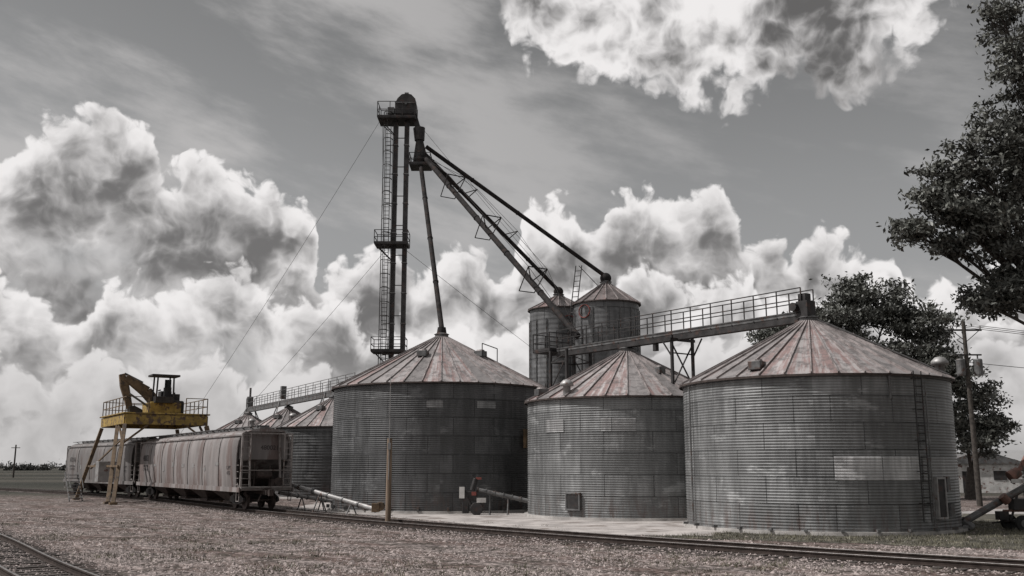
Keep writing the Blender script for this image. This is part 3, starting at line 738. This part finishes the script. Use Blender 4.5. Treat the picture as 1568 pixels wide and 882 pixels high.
# ------------------------------------------------------------------ hopper cars
def wheelset(q,x,y,z,g=.75):
    for s_ in(-1,1):
        q.tube((x+s_*g-.07,y,z),(x+s_*g+.07,y,z),.46,.46,20); q.tube((x+s_*g-.10,y,z),(x+s_*g-.06,y,z),.50,.50,20)
    q.tube((x-1.0,y,z),(x+1.0,y,z),.09,n=8)
def hopper(loc,rz,Lg,paint,mark):
    z0=.23; e=empty('covered_hopper_car',(loc[0],loc[1],z0),rz); hw=1.52
    q=M()
    x1=hw-.02
    prof=[(.95,4.1),(.95,2.75),(2.9,1.25),(Lg-2.9,1.25),(Lg-.95,2.75),(Lg-.95,4.1)]
    q.prism(prof,-x1+.12,x1-.12); q.obj('body_inner','carend',e)
    nb=int(Lg/3.4)
    for s_ in(-1,1):
        q=M(); vs=[];fs=[]
        ys=list(np.linspace(.75,Lg-.75,2*nb+1))
        sec=[(-.03,1.05),(.0,1.2),(.05,1.7),(.075,2.3),(.075,2.9),(.05,3.4),(-.01,3.8),(-.10,4.05),(-.24,4.24),(-.40,4.34)]
        for i,y in enumerate(ys):
            for dx,z in sec:
                zz=1.15 if (i==0 or i==len(ys)-1) and z<1.2 else z
                vs.append((s_*(x1+dx+(.008 if i%2 else 0)),y,zz))
        ns=len(sec)
        for i in range(len(ys)-1):
            for k in range(ns-1):
                a=i*ns+k; fs.append((a,a+1,a+1+ns,a+ns))
        q.add(vs,fs); o=q.obj('side_sheet_'+('left' if s_<0 else 'right'),paint,e,smooth=True)
        so=o.modifiers.new('s','SOLIDIFY'); so.thickness=.03
        q=M(); q.beam((s_*(x1+.06),.1,1.08),(s_*(x1+.06),Lg-.1,1.08),.07,.26); q.beam((s_*(x1-.04),.3,4.1),(s_*(x1-.04),Lg-.3,4.1),.06,.08)
        q.obj('side_sill_and_plate',paint,e)
        q=M()
        for i in range(0,nb+1):
            y=.75+(Lg-1.5)*i/nb
            for (dx,z),(dx2,z2) in zip(sec[1:-2],sec[2:-1]): q.beam((s_*(x1+dx+.012),y,z),(s_*(x1+dx2+.012),y,z2),.05,.02)
        q.obj('sheet_seams','carend',e)
    q=M(); q.prism([(-hw+.4,4.30),(-hw*.55,4.42),(-hw*.3,4.47),(hw*.3,4.47),(hw*.55,4.42),(hw-.4,4.30)],.35,Lg-.35,'y'); q.obj('roof',paint,e)
    q=M(); q.box((0,Lg/2,4.52),(.62,Lg-1.6,.12)); q.box((0,Lg/2,4.61),(.5,Lg-2.,.06))
    for s_ in(-1,1):
        q.box((s_*.85,Lg/2,4.58),(.32,Lg-.5,.04))
        for i in range(int(Lg/1.5)): q.beam((s_*.7,.6+i*1.5,4.4),(s_*1.0,.6+i*1.5,4.58),.04)
    for i in range(int(Lg/1.3)): q.box((0,1.2+i*1.28,4.62),(.74,.08,.14))
    q.obj('roof_hatches_and_walkway','steel',e)
    q=M(); nbay=4; span=(Lg-5.6)/nbay
    for i in range(nbay):
        y0=2.8+i*span
        q.add([(-x1+.05,y0,1.25),(x1-.05,y0,1.25),(x1-.05,y0+span,1.25),(-x1+.05,y0+span,1.25),
               (-.55,y0+span*.38,.35),(.55,y0+span*.38,.35),(.55,y0+span*.62,.35),(-.55,y0+span*.62,.35)],
              [(0,1,2,3),(7,6,5,4),(0,4,5,1),(1,5,6,2),(2,6,7,3),(3,7,4,0)])
        q.box((0,y0+span*.5,.28),(1.3,span*.3,.14))
    q.obj('hopper_bays','rustm',e)
    q=M(); q.box((0,Lg/2,1.0),(.4,Lg,.36)); q.obj('centre_sill','rustm',e)
    for end,y_,sg in(('near',0,1),('far',Lg,-1)):
        Y_=lambda a:y_+sg*a
        q=M()
        ep_=[(-1.42,2.75),(1.42,2.75),(1.42,3.8),(1.2,4.2),(.6,4.4),(-.6,4.4),(-1.2,4.2),(-1.42,3.8)]
        q.prism(ep_,Y_(.92),Y_(.97),'y'); q.obj('end_panel_'+end,paint,e)
        M().box((0,Y_(.5),1.16),(2.95,.95,.08)).obj('end_platform_'+end,'carend',e)
        q=M()
        for s_ in(-1,1):
            q.beam((s_*1.44,Y_(.30),1.0),(s_*1.44,Y_(.30),4.2),.10,.1)
            q.beam((s_*.88,Y_(.42),1.2),(s_*.88,Y_(.88),4.2),.10,.1)
            for k in range(9): q.beam((s_*1.44,Y_(.22),1.35+k*.34),(s_*.98,Y_(.22),1.35+k*.34),.03)
            q.beam((s_*.98,Y_(.22),1.2),(s_*.98,Y_(.22),4.2),.05)
            q.beam((s_*1.50,Y_(.3),1.1),(s_*1.50,Y_(2.5),2.6),.04,.1)
            for k in range(4): q.beam((s_*1.56,Y_(.4),1.35+k*.36),(s_*1.56,Y_(.85),1.35+k*.36),.03)
            q.beam((s_*1.5,Y_(.3),.45),(s_*1.5,Y_(.8),.45),.04); q.beam((s_*1.5,Y_(.3),.45),(s_*1.5,Y_(.3),1.),.035); q.beam((s_*1.5,Y_(.8),.45),(s_*1.5,Y_(.8),1.),.035)
        q.beam((-1.44,Y_(.28),4.2),(1.44,Y_(.28),4.2),.08); q.beam((-1.46,Y_(.2),2.15),(1.46,Y_(.2),2.15),.05); q.beam((-1.46,Y_(.2),1.15),(1.46,Y_(.2),1.15),.1,.22)
        q.obj('end_frame_'+end,'carpost',e)
        q=M(); q.tube((-.45,Y_(.55),1.9),(.35,Y_(.55),1.9),.2,n=12); q.tube((.75,Y_(.3),1.5),(.75,Y_(.36),1.5),.0+.25,n=16); q.box((.5,Y_(.55),1.45),(.3,.3,.4)); q.beam((-.6,Y_(.6),1.2),(-.6,Y_(.6),2.6),.06); q.beam((.3,Y_(.6),1.2),(.3,Y_(.6),2.4),.06)
        q.box((0,Y_(-.15),.92),(.3,.7,.25)); q.box((0,Y_(-.55),.92),(.24,.3,.34)); q.beam((-.35,Y_(0),.8),(-.6,Y_(-.2),.4),.05)
        q.obj('brake_gear_and_coupler_'+end,'rustm',e)
        M().add([(-1.3,Y_(1.0),2.74),(1.3,Y_(1.0),2.74),(1.3,Y_(2.9),1.24),(-1.3,Y_(2.9),1.24)],[(0,1,2,3)]).obj('slope_sheet_'+end,'rustm',e)
        q=M(); yc=Y_(2.2)
        for dy in(-.9,.9): wheelset(q,0,yc+dy,.46)
        q.obj('wheels_'+end,'rustm',e,smooth=False)
        q=M()
        for s_ in(-1,1):
            q.prism([(yc-1.25,.42),(yc-1.2,.62),(yc-.5,.82),(yc+.5,.82),(yc+1.2,.62),(yc+1.25,.42),(yc+1.0,.36),(yc+.4,.24),(yc-.4,.24),(yc-1.0,.36)],s_*.98-.07,s_*.98+.07)
            for k in(-.18,0,.18): q.tube((s_*1.08,yc+k,.32),(s_*1.08,yc+k,.7),.07,n=8)
        q.box((0,yc,.68),(2.1,.35,.28)); q.obj('truck_frame_'+end,'dark',e)
    def text(t,loc_,rot,sz,nm):
        c=bpy.data.curves.new(nm,'FONT'); c.body=t; c.size=sz; c.extrude=.002; c.align_x='CENTER'
        c.materials.append(MT['ink']); o=bpy.data.objects.new(nm,c); S.collection.objects.link(o); o.parent=e; o.location=loc_; o.rotation_euler=rot
    text(mark,(-x1-.095,Lg-2.8,2.75),(rad(90),0,rad(-90)),.62,'reporting_mark')
    text('LD LMT 224500\nLT WT 61500',(-x1-.095,Lg-2.8,2.3),(rad(90),0,rad(-90)),.26,'weight_stencil')
    text('CAPY\n4750',(-x1-.095,2.2,2.2),(rad(90),0,rad(-90)),.3,'capacity_stencil')
    text(mark,(.35,.905,3.3),(rad(90),0,0),.36,'end_mark')
    q=M()
    for i in range(7): q.box((-x1-.088,4.5+i*Lg*.1,2.35+random.uniform(-.2,.2)),(.012,random.uniform(.3,.8),random.uniform(.15,.4)))
    q.obj('placards','lite',e)
hopper((-13.7,56),rad(32.8),25.4,'car','480021')
hopper((-28.2,78.6),rad(38.7),20.,'car2','472116')

# ------------------------------------------------------------------ gantry + excavator
gx,gy=-25.3,74.; gr=rad(32.8)
eY=empty('loading_gantry',(gx,gy,0),gr)
x0,x1,y0,y1=-3.5,2.4,0,8.6; zb=5.6
q=M()
for y in(y0,y1): q.beam((x0,y,zb+.4),(x1,y,zb+.4),.2,.75)
for x in(x0,x1): q.beam((x,y0,zb+.4),(x,y1,zb+.4),.2,.7)
q.box(((x0+x1)/2,(y0+y1)/2,zb+.85),(x1-x0+.4,y1-y0+.4,.1)); q.obj('deck_beams','yellow',eY,bevel=.02)
q=M()
feet=[((x0,y0),(x0-1.1,y0-3.4)),((x0,y0+2.6),(x0-1.1,y0-1.6)),((x0,y1),(x0-1.4,y1+.6)),((x1,y0),(x1+1.,y0-2)),((x1,y1),(x1+1.2,y1+.6))]
for a,b in feet: q.beam((a[0],a[1],zb),(b[0],b[1],.1),.26,.26); q.box((b[0],b[1],.08),(.5,.5,.16))
q.beam((x0-.7,y0-2.2,2.6),(x0-.75,y1+.2,2.6),.14); q.beam((x0-.2,y0-.6,4.6),(x0-.6,y1,2.4),.1)
q.beam((x0,y0,4.3),(x0+1.6,y0,zb),.14); q.beam((x1+.2,y0-.4,4.3),(x1-1.5,y0,zb),.14); q.beam((x1+.2,y0,4.4),(x1,y0+1.8,zb),.14); q.beam((x0,y0+.2,4.2),(x0,y0+2,zb),.14)
q.obj('legs_and_braces','brownarm',eY,bevel=.01)
q=M()
for (a,b) in(((x0,y0),(x0,y1)),((x0,y0),(x0+1.6,y0)),((x1-1.6,y0),(x1,y0)),((x1,y0),(x1,y1)),((x0,y1),(x1,y1))):
    n_=max(1,round(math.hypot(b[0]-a[0],b[1]-a[1])/1.3))
    for i in range(n_+1):
        px=a[0]+(b[0]-a[0])*i/n_;py=a[1]+(b[1]-a[1])*i/n_; q.beam((px,py,zb+.9),(px,py,zb+2.05),.06)
    for h in(1.45,2.05): q.beam((*a,zb+h),(*b,zb+h),.055)
q.obj('handrails','brownarm',eY)
q=M()
for i in range(8): q.box((x0-2.2,y1-4+i*.35,.25+i*.24),(.9,.3,.05))
for s_ in(-.45,.45): q.beam((x0-2.2+s_,y1-4.2,.05),(x0-2.2+s_,y1-1.2,2.1),.06,.16); q.beam((x0-2.2+s_,y1-4.2,1.),(x0-2.2+s_,y1-1.2,3.),.05)
q.obj('steps','steel',eY)
q=M(); q.box((x0-.6,y0+2.2,2.2),(1.4,1.2,1.5)); q.obj('control_cabinet','lite',eY,bevel=.03)
eE=empty('excavator',(gx,gy,zb+.9),gr)
M().box((.0,4.2,.55),(2.4,2.6,.9)).obj('engine_house','yellow',eE,bevel=.1)
M().box((1.0,4.2,.6),(.9,2.4,1.1)).obj('counterweight','dark',eE,bevel=.15)
M().tube((0,4.2,0),(0,4.2,.2),1.1,n=24).obj('slew_ring','dark',eE)
q=M(); cx_,cy_=-.2,3.1
for a in(-.65,.65):
    for b in(-.6,.6): q.beam((cx_+a,cy_+b,.9),(cx_+a*.92,cy_+b,2.95),.12)
q.box((cx_,cy_,3.02),(2.1,1.5,.16)); q.box((cx_,cy_,1.15),(1.4,1.3,.5)); q.box((cx_+.3,cy_,1.7),(.5,.5,.9)); q.box((cx_-.3,cy_,1.9),(.1,.6,.1)); q.obj('cab','dark',eE,bevel=.03)
q=M(); q.box((cx_+.45,cy_+.55,2.),(.5,.02,1.6)); q.obj('cab_window','glass',eE)
def arm(q,pts,w):
    for (x,z,h),(x2,z2,h2) in zip(pts[:-1],pts[1:]):
        d=Vector((x2-x,z2-z)).normalized(); nx,nz_=-d.y,d.x
        q.prism([(x+nx*h/2,z+nz_*h/2),(x2+nx*h2/2,z2+nz_*h2/2),(x2-nx*h2/2,z2-nz_*h2/2),(x-nx*h/2,z-nz_*h/2)],3.9-w/2,3.9+w/2,'y')
q=M(); arm(q,[(-.2,.7,.6),(-1.3,1.8,.85),(-2.9,2.85,.45)],.46); q.obj('boom','brownarm',eE,bevel=.03)
q=M(); arm(q,[(-3.2,3.1,.4),(-2.95,2.2,.65),(-2.45,.5,.4)],.4); q.obj('stick','brownarm',eE,bevel=.03)
q=M(); q.tube((-.7,3.9,.6),(-1.9,3.9,1.9),.1,n=10); q.tube((-1.6,3.9,2.5),(-3.0,3.9,3.15),.09,n=10); q.tube((-.9,3.6,.5),(-2.6,3.6,1.6),.08,n=8); q.obj('hydraulic_cylinders','steel',eE)
q=M(); q.prism([(-2.6,.6),(-2.2,.7),(-1.6,.4),(-1.5,-.0),(-2.0,-.05),(-2.5,.15)],3.45,4.35,'y'); q.obj('bucket','dark',eE,bevel=.02)
q=M(); 
for k in range(5): q.tube((.7+.1*k,4.8,1.),(.7+.1*k,4.9,1.5+.1*k),.06)
q.box((.8,4.2,1.4),(.8,1.2,.6)); q.box((.2,4.3,1.5),(.8,1.,.8)); q.obj('exhaust_and_engine','dark',eE)

# ------------------------------------------------------------------ small items
ep=empty('wooden_post',(-5.6,45.4,0)); q=M(); q.tube((0,0,0),(0,0,3.85),.13,.115,12); q.obj('post','wood',ep)
q=M(); q.tube((.0,-.14,2.),(.0,-.14,6.6),.018,n=6); q.box((0,-.15,3.5),(.14,.06,.3)); q.obj('rod','lite',ep)
def auger(name,a,b,r,m1='lite',legs=True,motor=True,wheel=True):
    e=empty(name,(a[0],a[1],0)); f=world2local((a[0],a[1],0),0); A=Vector(f(a));B=Vector(f(b))
    M().tube(A,B,r,n=12).obj('auger_tube',m1,e)
    q=M(); d=(B-A).normalized(); sdv=d.cross(Vector((0,0,1))).normalized()
    if legs:
        c=A.lerp(B,.6)
        for s_ in(-1,1): q.beam(c,(c.x+sdv.x*s_*.5,c.y+sdv.y*s_*.5,.0),.05); 
        c=A.lerp(B,.25)
        for s_ in(-1,1): q.beam(c,(c.x+sdv.x*s_*.35,c.y+sdv.y*s_*.35,.0),.05)
    for i in range(6): q.tube(A.lerp(B,i/6),A.lerp(B,i/6+.015),r+.04,n=12)
    q.obj('stands_and_clamps','steel',e)
    if motor:
        q=M(); q.tube(A+Vector((.2,-.1,.15)),A+Vector((.2,.5,.15)),.24,n=14); q.box(A+Vector((0,0,.1)),(.4,.4,.45)); q.obj('motor_and_hopper','brownarm',e,bevel=.02)
    return e
auger('grain_auger',(-7.2,53,.35),(-13.2,58.5,1.6),.13)
auger('grain_auger',(-10.6,60,.5),(-13.4,57.5,1.1),.1,'lite',True,False)
e_=auger('unloading_auger',(-1.9,54.2,1.35),(.9,54.0,.75),.12,'steel',True,False)
q=M(); q.box((-.3,0,1.0),(.7,.5,.5)); q.box((-.6,-.1,.6),(.35,.35,1.0)); q.tube((-.25,-.3,1.3),(-.05,-.3,1.95),.14,n=10); q.tube((0,-.35,.35),(0,.35,.35),.35,n=16); q.tube((-.7,-.2,1.3),(-.3,-.2,.5),.1); q.obj('engine','dark',e_,bevel=.03)
q=M(); q.box((.1,-.3,1.95),(.3,.2,.12)); q.box((-.15,-.32,1.15),(.25,.1,.2)); q.obj('red_guard','red',e_)
q=M(); q.box((-.8,-.25,1.2),(.28,.2,.6)); q.box((.25,-.3,.8),(.5,.1,.25)); q.obj('cover_plates','white',e_)
e_=empty('portable_auger',(20.,41.3,0))
q=M(); q.tube((-1.4,.1,.35),(1.2,0,1.75),.15,n=12); q.tube((-1.5,.1,.4),(-1.1,.1,.1),.2,n=10); q.obj('auger_tube','steel',e_)
q=M(); q.tube((.6,0,2.15),(1.0,0,2.4),.26,.2,14); q.beam((.7,0,1.9),(1.9,0,3.9),.14,.16); q.tube((.1,-.2,1.4),(.35,-.2,1.15),.18,n=12); q.beam((.2,.0,.8),(1.6,.0,.8),.1); q.obj('frame','orange',e_,bevel=.02)
q=M()
for y in(-.6,.6):
    q.tube((.7,y-.09,.32),(.7,y+.09,.32),.32,n=20); q.tube((1.6,y-.09,.32),(1.6,y+.09,.32),.32,n=20)
q.obj('wheels','rubber',e_)
q=M()
for y in(-.7,.7):
    for x in(.7,1.6): q.tube((x,y-.01,.32),(x,y+.01,.32),.15,n=12)
q.obj('wheel_hubs','steel',e_)
q=M(); q.box((.9,0,1.05),(.7,.5,.45)); q.tube((.7,-.7,.32),(.7,.7,.32),.05); q.beam((.5,0,.4),(.9,0,1.6),.08); q.beam((-.2,.2,.3),(1.6,.2,.5),.07);q.box((.2,.1,.6),(.4,.4,.35)); q.tube((1.1,-.1,1.2),(1.1,-.1,1.75),.04); q.obj('engine_block','dark',e_,bevel=.03)
q=M(); q.box((.75,-.32,2.0),(.5,.06,.16)); q.obj('white_shield','white',e_)
e_=empty('utility_pole',(30.8,66,0))
M().tube((0,0,0),(-.1,0,12.3),.19,.12,12).obj('pole','bark',e_)
q=M(); q.beam((-1.1,0,11.7),(1.1,0,11.7),.1,.12); q.beam((-.6,0,11.),(0,0,10.6),.05); q.beam((-.9,-.1,10.0),(.9,-.1,10.0),.1,.1); q.beam((-.9,0,11.65),(0,0,10.9),.04); q.beam((.9,0,11.65),(0,0,10.9),.04); q.obj('crossarms','dark',e_)
q=M()
for x in(-.55,.62): q.lathe((x,-.1,8.6),[(.001,0),(.27,0),(.29,.1),(.29,1.05),(.24,1.12),(.001,1.15)],16); q.tube((x,-.1,9.7),(x,-.1,9.95),.05)
q.obj('transformers','steel',e_,smooth=False)
q=M()
for x in(-1.,0,1.): q.tube((x,0,11.75),(x,0,12.),.06)
q.obj('insulators','lite',e_)
q=M(); F=lambda p:(p[0]-30.8,p[1]-66,p[2])
for x in(-1.,0,1.): wire(q,(30.8+x,66,12),(95+x,78,11),1.2,.02,f=F)
wire(q,(30.8,66,9.2),(18.6,46.,6.9),.7,.018,f=F); wire(q,(30.8,66,9.5),(70,60,8),.9,.02,f=F); wire(q,(30,66,11.7),(19.,52,8.6),.5,.014,f=F)
q.obj('wires','dark',e_)
e_=empty('utility_pole',(-115,230,0)); q=M(); q.tube((0,0,0),(0,0,7.5),.22,.16); q.obj('pole','bark',e_); q=M(); q.beam((-1,0,6.8),(1,0,6.8),.15); q.obj('crossarm','bark',e_)
e_=empty('white_shed',(47.5,102,0),rad(-12))
M().box((0,0,1.5),(7,6,3)).obj('walls','white',e_)
M().prism([(-3.8,2.95),(0,4.2),(3.8,2.95),(3.8,2.85),(-3.8,2.85)],-3.3,3.3,'y').obj('roof','steel',e_)
q=M(); q.box((-1.5,-3.02,1.05),(1.,.05,2.1)); q.box((1.5,-3.02,1.7),(1.2,.05,.9)); q.obj('door_and_window','dark',e_)

# ------------------------------------------------------------------ trees
def leafmesh(name,C,size,m,parent,flat=.0):
    n_=len(C); a=rng.normal(size=(n_,3)); a/=np.linalg.norm(a,axis=1)[:,None]
    b=rng.normal(size=(n_,3)); b-=a*(a*b).sum(1)[:,None]; b/=np.linalg.norm(b,axis=1)[:,None]
    s=(size*rng.uniform(.6,1.3,n_))[:,None]
    V=np.stack([C-a*s,C+b*s*.45-a*s*.1,C+a*s,C-b*s*.45-a*s*.1],1).reshape(-1,3)
    F=np.arange(4*n_).reshape(-1,4)
    me=bpy.data.meshes.new(name); me.from_pydata(V.tolist(),[],F.tolist()); me.materials.append(MT[m])
    o=bpy.data.objects.new(name,me); S.collection.objects.link(o); o.parent=parent; return o
def tree(name,base,tr,lobes,leaf,npl,nclump,m='leaf',csig=.42,split=None,inner=.3):
    e=empty(name,base); B=Vector(base); q=M()
    zs=min(l[2] for l in lobes); th=max(2.,(split or zs*.6))
    tp=Vector((random.uniform(-.3,.3),0,th))
    pts=[Vector((0,0,0)),Vector((.1,.0,th*.5)),tp]
    q.tube(pts[0],pts[1],tr*1.25,tr,12,False); q.tube(pts[1],tp,tr,tr*.8,12,False)
    allC=[]
    for (x,y,z,r,rz_) in lobes:
        c=Vector((x,y,z))-B; mid=tp.lerp(c,.5)+Vector((random.uniform(-.6,.6),random.uniform(-.6,.6),random.uniform(-.2,.7)))*min(1,r*.4)
        r0=tr*.36; q.tube(tp-Vector((0,0,.2)),mid,r0,r0*.55,8,False); q.tube(mid,c,r0*.55,r0*.22,8,False)
        for k in range(nclump):
            u=Vector(rng.normal(size=3)).normalized(); f=random.uniform(.4,1.15)
            cl=c+Vector((u.x*r,u.y*r,u.z*rz_))*f
            st=mid.lerp(c,random.uniform(.5,1))
            m2=st.lerp(cl,.55)+Vector((random.uniform(-.2,.2),random.uniform(-.2,.2),random.uniform(0,.25)))*r*.4
            q.tube(st,m2,r0*.18,r0*.1,5,False); q.tube(m2,cl,r0*.1,.010,5,False)
            nn=int(npl*random.uniform(.4,1.5)); sg=csig*random.uniform(.6,1.3)
            allC.append(np.array(cl)+rng.normal(size=(nn,3))*np.array([sg,sg,sg*.5]))
            if inner>0: allC.append(np.array(m2)+rng.normal(size=(int(nn*inner),3))*sg*.6)
    q.obj('trunk_and_limbs','bark',e,fixn=False)
    leafmesh('foliage',np.concatenate(allC),leaf,m,e)
lob=[(15.4,32,12.9,.95,.75),(14.1,31.8,11.4,.85,.5),(14.7,32.3,12.3,.8,.5),(13.45,32,10.4,.6,.4),(15.6,32,10.8,.9,.6),(14.7,32,9.9,.55,.35),(16.7,32,13.6,1.,.8),(16.5,32.5,11.8,1.1,.8),(14.9,32,11.,.8,.4),
(17.4,32,16.2,.9,1.1),(17.3,32.2,18.0,.9,.9),(17.0,32.4,9.7,1.0,.6),(15.6,32,7.95,.8,.4),(16.5,32.2,8.2,.9,.5),(17.5,33,14.8,.9,.8),(17.6,33,12.3,1.,1.),(16.3,32,10.6,.9,.6),(17.4,32,8.6,.9,.7),(16.9,32.4,8.9,.9,.6),(18.2,33,10.5,1.2,1.),(17.2,32,13.0,.9,.7),
(19.5,34,10,2,1.3),(20,34,13.5,2.2,1.8),(20.5,34,17.5,2.2,2.),(23,35,19.5,2.6,2.),(24,35,15,2.8,2.5),(23,36,11,2.6,1.8),(26,34,12,2.3,1.8)]
tree('oak_tree',(21.8,34.5,0),.42,lob,.10,62,21,csig=.21,split=5.,inner=.2)
lob=[(29,81,16.8,2.6,1.8),(27.,80,14.6,2.8,1.8),(24.2,80,13.6,2.,1.3),(21.8,80,13.0,1.4,.8),(31.5,81,15.6,2.6,1.9),(33.6,80,13.9,2.6,1.9),(28.5,79,11.5,4,2.5),(34.2,80,11.5,3.,2.),(31,80,9,4.,3.)]
tree('oak_tree',(29,82,0),.6,lob,.20,80,34,csig=.50,split=4.5)
lob=[(35.8,79,10.2,2.2,1.5),(37,79,8.2,2.,1.4),(36,79,6.4,2.1,1.3),(38.4,79,5.6,1.5,1.2),(37.,79,4.4,1.8,1.1)]
tree('oak_tree',(36.6,80,0),.35,lob,.18,70,28,csig=.42,split=2.5)
def row(name,x0,x1,y,h,n_):
    C=[]
    for i in range(n_):
        x=random.uniform(x0,x1); hh=h*random.uniform(.5,1.15); w=hh*random.uniform(.5,1.1)
        k=260; C.append(np.stack([x+rng.normal(size=k)*w*.6,y+rng.normal(size=k)*w*.6,np.abs(rng.normal(size=k))*hh*.38+.4],1))
    e=empty(name,(0,0,0)); leafmesh('foliage',np.concatenate(C),1.0,'leafd',e)
row('distant_trees',-420,-235,620,3.6,26)
row('distant_trees',-900,900,1100,7,90)
row('distant_trees',60,105,150,3.,10)
q=M(); vs=[];fs=[]; n_=60
for i in range(n_+1):
    x=500+2600*i/n_; h=34+12*math.sin(i*.35)+6*math.sin(i*1.1)
    h*=min(1,i/8+.1)
    vs+=[(x,2400,-1),(x,2600,h),(x,3400,h*.9)]
for i in range(n_):
    for k in range(2): a=i*3+k; fs.append((a,a+3,a+4,a+1))
q.add(vs,fs).obj('hills',mat('hazy_hill',(.22,.22,.22),.95,0,.15,.01),smooth=True)
